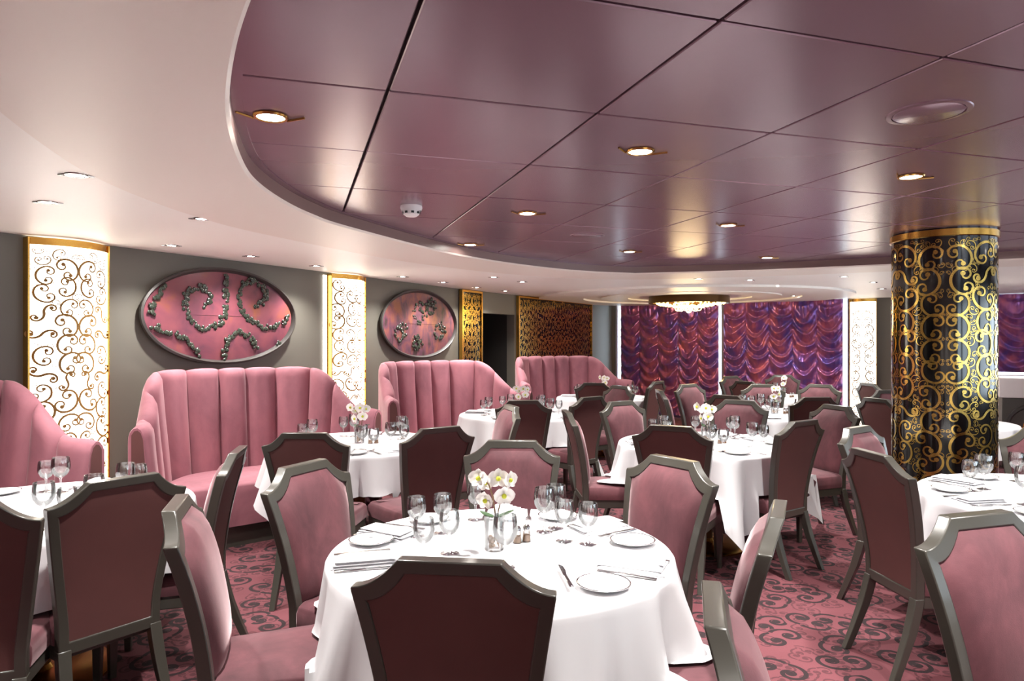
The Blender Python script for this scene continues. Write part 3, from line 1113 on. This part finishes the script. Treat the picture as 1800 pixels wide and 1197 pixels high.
def make_chair():
    r = empty('dining_chair')
    O, I = outline(0), outline(.036)
    th = .021
    ro = []
    for k_, dy in ((0, -th), (0, th), (1, th + .002), (1, -th - .002)):
        P = (O, I)[k_]
        ro.append([(x, yb(z) + dy, z) for x, z in P])
    mb = MB()
    mb.grid(ro, cu=True, cv=True)
    mb.obj('back_frame', 'frame', r, bevel=.004, angle=35)
    # front pad and rear panel
    def panel(front):
        rows = []
        nx, nz = 16, 14
        w = .25 - .030
        fl = .125 - .015
        z0 = .46 if front else .39
        for j in range(nz + 1):
            row = []
            for i in range(nx + 1):
                q = 2 * i / nx - 1
                t = j / nz
                xt = q * w
                zt = ztop(xt, w, fl, 1.0 - .030, .078)
                z = z0 + t * (zt - z0)
                x = q * (hw(min(z, .912)) - .030)
                e = (1 - abs(q) ** 3.2) * (1 - abs(2 * t - 1) ** 5)
                if front:
                    y = yb(z) + .010 + .052 * max(0, e) ** .6
                else:
                    y = yb(z) - .016 - .003 * max(0, e) ** .5
                row.append((x, y, z))
            rows.append(row)
        return MB().grid(rows)
    panel(True).obj('back_pad', 'velvet', r, angle=60)
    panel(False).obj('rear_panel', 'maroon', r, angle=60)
    # seat
    def ring(k, z, fy=0):
        p = [(-.19 + k, .02), (-.225 + k, .44 - k), (-.19, .465 - k + fy), (0, .472 - k + fy), (.19, .465 - k + fy), (.225 - k, .44 - k), (.19 - k, .02)]
        return [(x, y, z) for x, y in p]
    mb = MB()
    mb.grid([ring(.004, .385), ring(.0, .41), ring(.0, .45), ring(.012, .472), ring(.045, .484), ring(.12, .489)], cu=True)
    o0 = len(mb.v) - 7
    mb.f.append(tuple(range(o0, o0 + 7)))
    mb.obj('seat', 'velvet', r, angle=50, bevel=.006)
    mb = MB()
    mb.hexa([(-.18, .018, .325), (.18, .018, .325), (.215, .455, .325), (-.215, .455, .325), (-.18, .018, .39), (.18, .018, .39), (.215, .455, .39), (-.215, .455, .39)])
    mb.obj('seat_rail', 'frame', r, smooth=False, bevel=.004)
    for s in (-1, 1):
        x0, x1 = s * .185, s * .198
        rows = []
        for z, y, w in ((.0, -.125, .016), (.10, -.085, .018), (.22, -.04, .021), (.30, -.018, .022), (.37, -.003, .022)):
            xc = s * (.165 + .014 * (1 - z / .37))
            rows.append([(xc - w, y - w, z), (xc + w, y - w, z), (xc + w, y + w, z), (xc - w, y + w, z)])
        mb = MB().grid(rows, cu=True)
        mb.f.append((0, 1, 2, 3))
        mb.f.append(tuple(len(mb.v) - 4 + i for i in range(4)))
        mb.obj('leg', 'frame', r, bevel=.003, angle=35)
        w0, w1 = .014, .024
        xc = s * .19
        mb = MB().hexa([(xc - w0, .43 - w0, 0), (xc + w0, .43 - w0, 0), (xc + w0, .43 + w0, 0), (xc - w0, .43 + w0, 0),
                        (xc - w1, .43 - w1, .35), (xc + w1, .43 - w1, .35), (xc + w1, .43 + w1 - .006, .35), (xc - w1, .43 + w1 - .006, .35)])
        mb.obj('leg', 'frame', r, smooth=False, bevel=.003)
    return r
chairP = Proto(make_chair)
def chair(x, y, target, label, rot=0):
    f = Vector((target[0] - x, target[1] - y)).normalized()
    if rot:
        f = Vector((f.x * cos(radians(rot)) - f.y * sin(radians(rot)), f.x * sin(radians(rot)) + f.y * cos(radians(rot))))
    o = (x + f.x * .115, y + f.y * .115)
    return chairP((o[0], o[1], 0), face(f), label, 'chair', 'rose velvet dining chairs')

T = {'front': (-.04, 2.5), 'edge': (-2.15, 3.1), 'big': (-1.14, 5.1), 'mid': (.1, 7.1), 'last': (1.25, 9.2), 'centre': (1.45, 5.1),
     'back': (2.75, 7.15), 'curtain': (3.65, 9.2), 'right': (2.7, 3.3), 'corner': (1.72, 1.02), 'pillar': (4.08, 6.4), 'hid': (5.2, 8.45)}
TN = {'front': 'the front table', 'edge': 'the far left table', 'big': 'the nearest full banquette table', 'mid': 'the middle banquette table',
      'last': 'the farthest banquette table', 'centre': 'the table behind front table', 'back': 'the second table left of pillar',
      'curtain': 'the table nearest the curtains', 'right': 'the right-hand table', 'corner': 'the bottom right corner table',
      'pillar': 'the table hidden behind pillar', 'hid': 'the farthest table behind pillar'}
SEATS = {k: [] for k in T}
CH_LIST = [
    (-.146, 1.62, 'front', 'rose chair seen from behind at bottom centre, nearest the camera', 0),
    (-1.085, 2.2, 'front', 'rose chair in left foreground, side-on with its seat toward camera', 1),
    (-.887, 2.9, 'front', 'rose chair facing right at the far left of front table', 0),
    (.0, 3.56, 'front', 'rose chair facing the camera behind the front orchid', 0),
    (.72, 3.03, 'front', 'rose chair facing the camera at far right of front table', 0),
    (.83, 2.12, 'front', 'rose chair edge-on at right of the front table', 0),
    (.40, 1.36, 'corner', 'rose chair edge-on at bottom edge facing the bottom right corner', 0),
    (1.40, 2.06, 'corner', 'large rose chair facing the camera at bottom right corner', 0),
    (-1.48, 2.6, 'edge', 'maroon-backed chair at left, wholly visible from behind', 0),
    (-1.80, 2.18, 'edge', 'maroon-backed chair cut off by the left picture edge', 0),
    (-1.31, 3.27, 'edge', 'maroon-backed chair edge-on before the left banquette seat', 0),
    (-1.17, 3.85, 'big', 'maroon-backed chair behind the left chair of front table', 0),
    (-.43, 4.1, 'big', 'maroon-backed chair left of the front orchid, seen from behind', 0),
    (.0, 5.47, 'big', 'rose chair edge-on overlapping a dark chair back near middle banquette', 0),
    (.1, 5.95, 'mid', 'dark-backed chair in front of middle banquette table', 0),
    (.40, 5.03, 'centre', 'rose chair in full profile facing right, centre of the room', 0),
    (.74, 6.33, 'mid', 'dark-backed chair behind the profile chair, facing away left', 0),
    (.93, 5.86, 'centre', 'dusky chair facing camera at far left of the table behind front', 0),
    (.97, 4.17, 'centre', 'dark-backed chair before the table behind the front table', 0),
    (1.90, 4.44, 'centre', 'tall dark-backed chair right of the middle white tablecloth', 0),
    (1.99, 5.97, 'centre', 'dusky chair facing camera behind glasses of table behind front', 0),
    (2.62, 5.5, 'centre', 'pale rose chair facing left beside the gold pillar', 0),
    (1.55, 7.2, 'back', 'rose chair edge-on facing right before the left curtain', 0),
    (2.1, 8.15, 'back', 'brown rose chair angled right before the left curtain', 0),
    (2.04, 6.5, 'back', 'dark-backed chair almost hidden behind a dusky chair', 0),
    (2.80, 6.27, 'back', 'dark-backed chair left of the pale chairs by pillar', 0),
    (2.99, 8.15, 'back', 'brown rose chair facing camera across the second table', 0),
    (3.66, 8.1, 'back', 'bright pink chair below the right curtain, facing camera', 0),
    (1.01, 8.4, 'last', 'small dark-backed chair before the farthest banquette table', 0),
    (1.87, 8.72, 'last', 'brown-backed chair right of the farthest banquette table', 0),
    (1.25, 7.85, 'mid', 'small pink chair edge-on between dark chair backs', 0),
    (3.2, 10.0, 'curtain', 'pink chair under the gap between the curtains', 0),
    (2.97, 8.72, 'curtain', 'dark-backed chair in front of the curtain table', 0),
    (4.1, 10.35, 'curtain', 'farthest chair, facing camera below the right curtain', 0),
    (1.68, 3.2, 'right', 'maroon-backed chair standing alone on carpet left of right-hand table', 0),
    (2.08, 4.12, 'right', 'brown chair tucked behind the maroon chair near the pillar', 0),
    (3.17, 4.02, 'right', 'brown chair cut by right picture edge beside the pillar', 0),
    (3.28, 6.15, 'pillar', 'large pink chair half hidden by the left side of pillar', 0),
    (3.97, 7.2, 'pillar', 'chair behind the pillar showing only its top rail', 0),
    (4.35, 8.35, 'hid', 'brown chair edge-on before the right lit column', 0),
]
for x, y, t, lab, rot in CH_LIST:
    chair(x, y, T[t], lab, rot)
    v = Vector((x - T[t][0], y - T[t][1]))
    SEATS[t].append(v.normalized())

# ------------------------------------------------------------------ tables with cloths
TR = .64
n1 = (.65, -.76)
BANKS = {'edge': ((-2.98, 3.25), (.76, -.65)), 'big': ((-1.80, 5.14), n1), 'mid': ((-.45, 7.25), n1), 'last': ((1.0, 9.55), (.5, -.866))}
def tablecloth(R, half, rot, seed, seats=(), sofa=None):
    rnd = random.Random(seed)
    nphi, rows = 144, []
    ph = [rnd.random() * 6.28 for _ in range(4)]
    z0 = .755
    for rr in (.001, .2, .45, R - .03, R - .004):
        rows.append([(rr * cos(2 * pi * j / nphi), rr * sin(2 * pi * j / nphi), z0) for j in range(nphi)])
    drops = [.0, .03, .08, .16, .26, .38, .52, .68, .84, 1.0]
    for t in drops:
        row = []
        for j in range(nphi):
            a = 2 * pi * j / nphi
            b = (a - rot + pi / 4) % (pi / 2) - pi / 4
            ext = half / cos(b)
            hang = ext - R
            s = hang * t
            cornerness = (hang - (half - R)) / (half * 1.4142 - half)
            fold = abs(sin(7.5 * a + ph[0])) ** .6 * .9 - .55 + sin(6 * a + ph[1]) * .25 + sin(19 * a + ph[2]) * .2
            out = R + .008 + s * (.09 + .08 * cornerness) + fold * .46 * s * (0.8 + .1 * cornerness)
            if t == 0:
                out = R + .004
            z = z0 - .004 - s * .985 + .002 * fold * t
            for ca_, rc_ in seats:            # the cloth rests on a seat pushed under it
                da = (a - ca_ + pi) % (2 * pi) - pi
                if cos(da) > 0 and abs(out * sin(da)) < .25:
                    out = min(out, max(R + .006, (rc_ - .20) / cos(da)))
                    if abs(out * sin(da)) < .235 and out * cos(da) > rc_ - .60:
                        z = max(z, .497 + .004 * t)
            if sofa:                           # ... or on the sofa seat
                (fx, fy), (ox, oy) = sofa
                lx, ly = out * cos(a) - ox, out * sin(a) - oy
                if lx * fx + ly * fy < .01 and abs(lx * fy - ly * fx) < .98:
                    z = max(z, .482 + .004 * t)
            row.append((out * cos(a), out * sin(a), z))
        rows.append(row)
    return MB().grid(rows, cu=True)
def table(k, R=TR, half=.90, rot=.4, seed=1):
    x, y = T[k]
    r = empty('round_table', (x, y, 0), 0, 'round pedestal table with brass foot, ' + TN[k].replace('the ', '', 1), 'table', 'round dining tables')
    MB().lathe([(.001, .72), (R - .02, .72), (R - .01, .735), (R - .015, .748), (.001, .748)], 48).obj('table_top', 'frame', r, angle=30)
    MB().lathe([(.05, .03), (.045, .10), (.045, .66), (.10, .72)], 20).obj('pedestal', 'bronze', r, angle=40)
    MB().lathe([(.30, .0), (.30, .012), (.27, .022), (.06, .035), (.045, .06)], 40).obj('base_plate', 'gold', r, angle=40)
    seats = [(atan2(cy_ - y, cx_ - x), sqrt((cx_ - x) ** 2 + (cy_ - y) ** 2)) for cx_, cy_, t_, _, _ in CH_LIST if t_ == k]
    sofa = None
    if k in BANKS:
        fc, f_ = BANKS[k]
        l_ = sqrt(f_[0] ** 2 + f_[1] ** 2)
        sofa = ((f_[0] / l_, f_[1] / l_), (fc[0] - x, fc[1] - y))
    c = tablecloth(R, half, rot, seed, seats, sofa).obj('tablecloth', 'cloth', None, angle=60)
    c.location = (x, y, 0)
    tag(c, 'white linen tablecloth draped over ' + TN[k], 'tablecloth', 'white tablecloths')
table('front', R=.615, rot=radians(5), seed=3)
table('edge', rot=radians(35), seed=4)
table('big', rot=radians(12), seed=5)
table('mid', rot=radians(20), seed=6)
table('last', rot=radians(10), seed=7)
table('centre', rot=radians(48), seed=8)
table('back', rot=radians(25), seed=9)
table('curtain', rot=radians(30), seed=10)
table('right', rot=radians(40), seed=11)
table('corner', rot=radians(10), seed=12)
table('pillar', R=.55, half=.8, rot=radians(15), seed=13)
table('hid', R=.55, half=.8, rot=radians(15), seed=14)

# banquettes
def bank(fc, f, label, half=.80):
    """fc: middle between the two arm fronts"""
    l_ = sqrt(f[0] ** 2 + f[1] ** 2)
    f = (f[0] / l_, f[1] / l_)
    banquette((fc[0] - f[0] * .78, fc[1] - f[1] * .78), f, half, label)
bank(*BANKS['edge'], 'pink channel-back banquette cut by the left picture edge')
bank(*BANKS['big'], 'largest pink channel-back banquette under the nearer oval picture')
bank(*BANKS['mid'], 'pink channel-back banquette between right oval picture and doorway')
bank(*BANKS['last'], 'farthest pink banquette before the wide mirror panel')

# ------------------------------------------------------------------ tableware
def make_glass(hgt, rb):
    def fn():
        r = empty('wine_glass')
        k = hgt / .165
        prof_out = [(.033, .0), (.033, .002), (.012, .006), (.0045, .012), (.004, .062), (.007, .070), (rb * .62, .082), (rb * .92, .102), (rb, .122), (rb * .96, .145), (rb * .88, .165)]
        prof_in = [(rb * .88 - .0015, .165), (rb * .94, .145), (rb * .97, .122), (rb * .89, .103), (rb * .58, .084), (.001, .075)]
        pr = [(a, z * k) for a, z in prof_out[5:] + prof_in]
        MB().lathe(pr, 22).obj('bowl', 'glass', r, angle=60)
        MB().lathe([(.001, .0)] + [(a, z * k) for a, z in prof_out[:6]], 22).obj('stem_and_foot', 'glass', r, angle=60)
        return r
    return fn
gS, gL = Proto(make_glass(.155, .038)), Proto(make_glass(.178, .043))
TZ = .756

def make_napkin():
    """square napkin folded to a plump rectangle: three stacked layers, the top one turned back"""
    r = empty('napkin')
    def pillow(x0, x1, y0, y1, z0, h0, name, skew=0):
        rows = []
        for j in range(7):
            q = j / 6
            row = []
            for i in range(9):
                p = i / 8
                e = (1 - abs(2 * p - 1) ** 5) * (1 - abs(2 * q - 1) ** 5)
                row.append((x0 + (x1 - x0) * p + skew * q, y0 + (y1 - y0) * q, z0 + .002 + h0 * e ** .5))
            rows.append(row)
        mb = MB().grid(rows)
        b_ = [rows[0][0], rows[0][-1], rows[-1][-1], rows[-1][0]]
        mb.add([(p[0], p[1], z0) for p in b_] + b_, [(0, 1, 2, 3), (0, 1, 5, 4), (1, 2, 6, 5), (2, 3, 7, 6), (3, 0, 4, 7)])
        mb.obj(name, 'napkin', r, angle=60)
    pillow(-.115, .115, -.068, .068, 0, .010, 'lower_fold')
    pillow(-.108, .112, -.066, .052, .009, .012, 'middle_fold', .006)
    pillow(-.100, .104, -.064, .014, .019, .012, 'upper_fold', -.004)
    return r
napP = Proto(make_napkin)
def make_plate():
    r = empty('bread_plate')
    MB().lathe([(.001, .0), (.05, .0), (.055, .004), (.084, .013), (.086, .015), (.083, .0155), (.058, .008), (.05, .005), (.001, .005)], 36).obj('dish', 'china', r, angle=60)
    MB().lathe([(.080, .0155), (.0825, .0165), (.0852, .0155)], 36).obj('rim_line', 'steel', r)
    return r
plateP = Proto(make_plate)
def make_knife():
    r = empty('table_knife')
    MB().hexa([(-.008, -.105, .001), (.008, -.105, .001), (.006, .0, .001), (-.006, .0, .001), (-.007, -.105, .007), (.007, -.105, .007), (.005, .0, .006), (-.005, .0, .006)]).obj('handle', 'steel', r, bevel=.002)
    MB().add([(-.007, 0, .003), (.004, 0, .003), (.009, .05, .003), (.007, .09, .003), (-.004, .108, .003), (-.007, .09, .003),
              (-.007, 0, .0045), (.004, 0, .0045), (.009, .05, .0042), (.007, .09, .0042), (-.004, .108, .004), (-.007, .09, .0042)],
             [(0, 1, 2, 3, 4, 5), (6, 7, 8, 9, 10, 11)] + [(i, (i + 1) % 6, 6 + (i + 1) % 6, 6 + i) for i in range(6)]).obj('blade', 'steel', r, smooth=False)
    return r
knifeP = Proto(make_knife)
def make_fork():
    r = empty('table_fork')
    MB().hexa([(-.009, -.10, .001), (.009, -.10, .001), (.004, .03, .004), (-.004, .03, .004), (-.008, -.10, .004), (.008, -.10, .004), (.004, .03, .007), (-.004, .03, .007)]).obj('handle', 'steel', r, smooth=False)
    mb = MB()
    mb.hexa([(-.004, .03, .004), (.004, .03, .004), (.011, .055, .003), (-.011, .055, .003), (-.004, .03, .006), (.004, .03, .006), (.011, .055, .005), (-.011, .055, .005)])
    for x in (-.0095, -.003, .0035, .010):
        mb.box(x - .0018, x + .0018, .055, .098, .003, .005)
    mb.obj('tines', 'steel', r, smooth=False)
    return r
forkP = Proto(make_fork)
def make_orchid():
    r = empty('orchid_vase')
    MB().lathe([(.001, .0), (.034, .0), (.036, .004), (.038, .118), (.0365, .12), (.034, .118), (.032, .008), (.001, .008)], 24).obj('vase', 'glass', r, angle=50)
    mb = MB()
    rnd = random.Random(2)
    for i in range(26):
        a, rr = rnd.random() * 6.28, .024 * sqrt(rnd.random())
        mb.sphere((rr * cos(a), rr * sin(a), .012 + rnd.random() * .03), .008, 6, 4)
    stuff(mb.obj('pebbles', 'pebble', r))
    st1 = [(0, 0, .03), (.005, 0, .12), (-.005, 0, .19), (-.02, -.01, .24), (-.045, -.015, .265)]
    st2 = [(.004, 0, .05), (.015, .005, .14), (.03, .0, .20), (.05, -.005, .24)]
    MB().tube(st1, .0028, 6).obj('stem', 'stem', r)
    MB().tube(st2, .0025, 6).obj('stem', 'stem', r)
    def petal(mb, c, ux, vy, ln, wd, nrm):
        pts_top, N_ = [], 8
        rows = []
        for i in range(N_ + 1):
            t = i / N_
            w = wd * (sin(pi * min(1, t * .96 + .04)) ** .7)
            cup = .18 * ln * t * t
            base = c + ux * ln * t + nrm * cup
            rows.append([tuple(base - vy * w + nrm * .004), tuple(base), tuple(base + vy * w + nrm * .004)])
        mb.grid(rows)
        rows2 = [[tuple(Vector(p) - nrm * .0012) for p in rw] for rw in rows]
        mb.grid(rows2)
    def bloom(c, nrm, s):
        c, nrm = Vector(c), Vector(nrm).normalized()
        up = Vector((0, 0, 1))
        ax = nrm.cross(up).normalized()
        ay = ax.cross(nrm)
        mb = MB()
        for a, ln, wd in ((90, .036, .016), (10, .040, .024), (170, .040, .024), (-50, .034, .014), (-130, .034, .014)):
            d_ = ax * cos(radians(a)) + ay * sin(radians(a))
            t_ = nrm.cross(d_)
            petal(mb, c, d_, t_, ln * s, wd * s, nrm)
        b = mb.obj('blossom', 'petal', r, angle=80)
        mb = MB()
        p = c + nrm * .006
        mb.sphere(tuple(p), .009 * s, 8, 5)
        mb.obj('lip', 'lip', b)
    bloom((-.055, -.03, .265), (-.4, -1, .1), 1.0)
    bloom((-.035, .01, .24), (.5, -.8, .1), 0.9)
    bloom((.015, -.02, .262), (.2, -1, .2), 1.05)
    bloom((.055, -.01, .255), (.8, -.6, .0), .95)
    bloom((.035, -.02, .20), (.3, -1, -.1), 1.05)
    bloom((-.03, -.01, .18), (-.6, -.8, -.1), 1.0)
    for a, ln in ((.3, .075), (2.7, .06), (-1.0, .05)):
        d_ = Vector((cos(a), sin(a), .1)).normalized()
        t_ = Vector((-sin(a), cos(a), 0))
        mb = MB()
        petal(mb, Vector((0, 0, .115)), d_, t_, ln, .018, Vector((0, 0, 1)))
        mb.obj('leaf', 'leaf', r, angle=80)
    return r
orchidP = Proto(make_orchid)
def make_shaker():
    r = empty('shaker')
    MB().lathe([(.001, 0), (.017, 0), (.018, .004), (.014, .04), (.013, .044)], 16).obj('body', 'glass', r)
    MB().lathe([(.0145, .043), (.0145, .054), (.010, .062), (.001, .064)], 16).obj('cap', 'steel', r)
    MB().lathe([(.001, .003), (.0145, .003), (.0125, .026), (.001, .027)], 12).obj('contents', 'pebble', r)
    return r
shakerP = Proto(make_shaker)

def compass(v):
    a = math.degrees(atan2(v[1], v[0])) % 360
    return ['right', 'far right', 'far', 'far left', 'left', 'near left', 'near', 'near right'][int((a + 22.5) // 45) % 8]

GROUPS = {}
used_places = {}
def setting(k, v, glasses=True, cutlery=True, plate=True, R=TR):
    """one place setting; v points from table centre to the seat"""
    x, y = T[k]
    v = Vector(v).normalized()
    rt = Vector((-v.y, v.x))            # diner's right-hand side (diner looks along -v)
    nm = compass(v)
    key = (k, nm)
    used_places[key] = used_places.get(key, 0) + 1
    place = nm + (' (second)' if used_places[key] > 1 else '') + ' place of ' + TN[k]
    fz = face(-v)
    c = Vector((x, y)) + v * (R - .15)
    napP((c.x, c.y, TZ), fz + pi / 2 + random.uniform(-.12, .12), 'folded white napkin at ' + place, 'napkin', 'folded napkins')
    if cutlery:
        p = c + rt * .095
        knifeP((p.x, p.y, TZ), fz, 'steel table knife at ' + place, 'knife', 'table knives')
        p = c - rt * .095
        forkP((p.x, p.y, TZ), fz, 'steel table fork at ' + place, 'fork', 'table forks')
    if plate:
        p = Vector((x, y)) + v * (R - .19) - rt * .22
        plateP((p.x, p.y, TZ), 0, 'small white bread plate at ' + place, 'plate', 'bread plates')
    if glasses:
        p = Vector((x, y)) + v * (R - .31) + rt * .10
        gL((p.x, p.y, TZ), 0, 'larger clear wine goblet at ' + place, 'wine glass', 'wine goblets')
        p = Vector((x, y)) + v * (R - .28) + rt * .19
        gS((p.x, p.y, TZ), 0, 'smaller clear wine goblet at ' + place, 'wine glass', 'wine goblets')

# front table, glasses as they stand in the photo
for v in SEATS['front']:
    setting('front', v, glasses=False)
FG = [(732, 873, 0, 'behind the left napkins, leftmost'), (778, 868, 0, 'second from left, back row'), (745, 910, 0, 'left pair, nearer one'),
      (790, 897, 0, 'left pair, nearer right one'), (836, 850, 0, 'just left of the orchid blossoms'), (888, 905, 1, 'directly before the orchid vase'),
      (957, 857, 1, 'right of the orchid, left of a pair'), (977, 852, 1, 'right of the orchid, rear of a pair'), (992, 880, 0, 'right cluster, front one'),
      (1034, 884, 0, 'rightmost on the table')]
for px, py, big_, desc in FG:
    hgt = .178 if big_ else .155
    d_ = (CAMZ - TZ - hgt) * 1200 / (py - 598.5)
    (gL if big_ else gS)(((px - 900) / 1200 * d_, d_, TZ), 0, 'clear wine goblet on the front table, ' + desc, 'wine glass', 'wine goblets')
orchidP((-.065, 2.5, TZ), 0, 'white orchid in a clear glass vase on the front table', 'flower vase', 'orchid vases')
plate_k = Vector((.20, -.36))
knifeP((T['front'][0] + .21, T['front'][1] - .33, TZ + .014), .1, 'butter knife lying across the near right bread plate', 'knife', 'table knives')
shakerP((.02, 2.58, TZ), 0, 'small glass shaker right of the front orchid vase', 'shaker', 'salt and pepper shakers')
shakerP((.055, 2.60, TZ), 0, 'small glass shaker second right of the front orchid vase', 'shaker', 'salt and pepper shakers')

for k in ('edge', 'big', 'mid', 'last', 'centre', 'back', 'curtain', 'right', 'corner', 'pillar'):
    x, y = T[k]
    vs = list(SEATS[k])
    if k in ('edge', 'big', 'mid', 'last'):
        for a in (-38, 38):
            w = Vector((-n1[0] * cos(radians(a)) + n1[1] * sin(radians(a)), -n1[0] * sin(radians(a)) - n1[1] * cos(radians(a))))
            vs.append(w)
    if k == 'right':
        vs += [Vector((-.45, -.9)), Vector((.8, -.5))]
    near = y < 6
    for v in vs:
        setting(k, v, cutlery=near, plate=y < 8, glasses=k != 'pillar', R=.55 if k == 'pillar' else TR)
    if k not in ('pillar', 'corner', 'edge'):
        orchidP((x, y, TZ), random.uniform(-1, 1), 'white orchid in glass vase on ' + TN[k], 'flower vase', 'orchid vases')
        shakerP((x + .09, y - .04, TZ), 0, 'left glass shaker on ' + TN[k], 'shaker', 'salt and pepper shakers')
        shakerP((x + .13, y - .02, TZ), 0, 'right glass shaker on ' + TN[k], 'shaker', 'salt and pepper shakers')

# ------------------------------------------------------------------ sideboard beyond the pillar
sb_c = (6.62, 7.97)
sb = empty('sideboard', (sb_c[0], sb_c[1], 0), atan2(WD[1], WD[0]), 'dark sideboard with oval gold-scroll medallion under a white top', 'sideboard')
MB().box(-.75, .75, -.24, .24, 0, .84).obj('body', 'frame', sb, bevel=.01, smooth=False)
MB().box(-.78, .78, -.27, .27, .84, 1.08).obj('top', 'ledge', sb, bevel=.01, smooth=False)
for xm in (-.42, .42):
    def ell(k, y, n=36, xm=xm):
        return [(xm + (.30 - k) * cos(2 * pi * i / n), y, .52 + (.26 - k) * sin(2 * pi * i / n)) for i in range(n)]
    mb = MB()
    mb.grid([ell(0, -.239), ell(.01, -.262), ell(.04, -.262), ell(.05, -.25)], cu=True)
    md = mb.obj('medallion', 'picframe', sb)
    lay = [(0, .06, .09, 0, 'C', 1), (0, -.07, .09, 180, 'C', 1), (-.12, 0, .06, 90, 'S', 1), (.12, 0, .06, 90, 'S', -1)]
    scroll_mesh(lay, lambda u, v, xm=xm: (xm + u, -.2415, .52 + v), .1).obj('gold_emblem', 'gold', md, smooth=False)
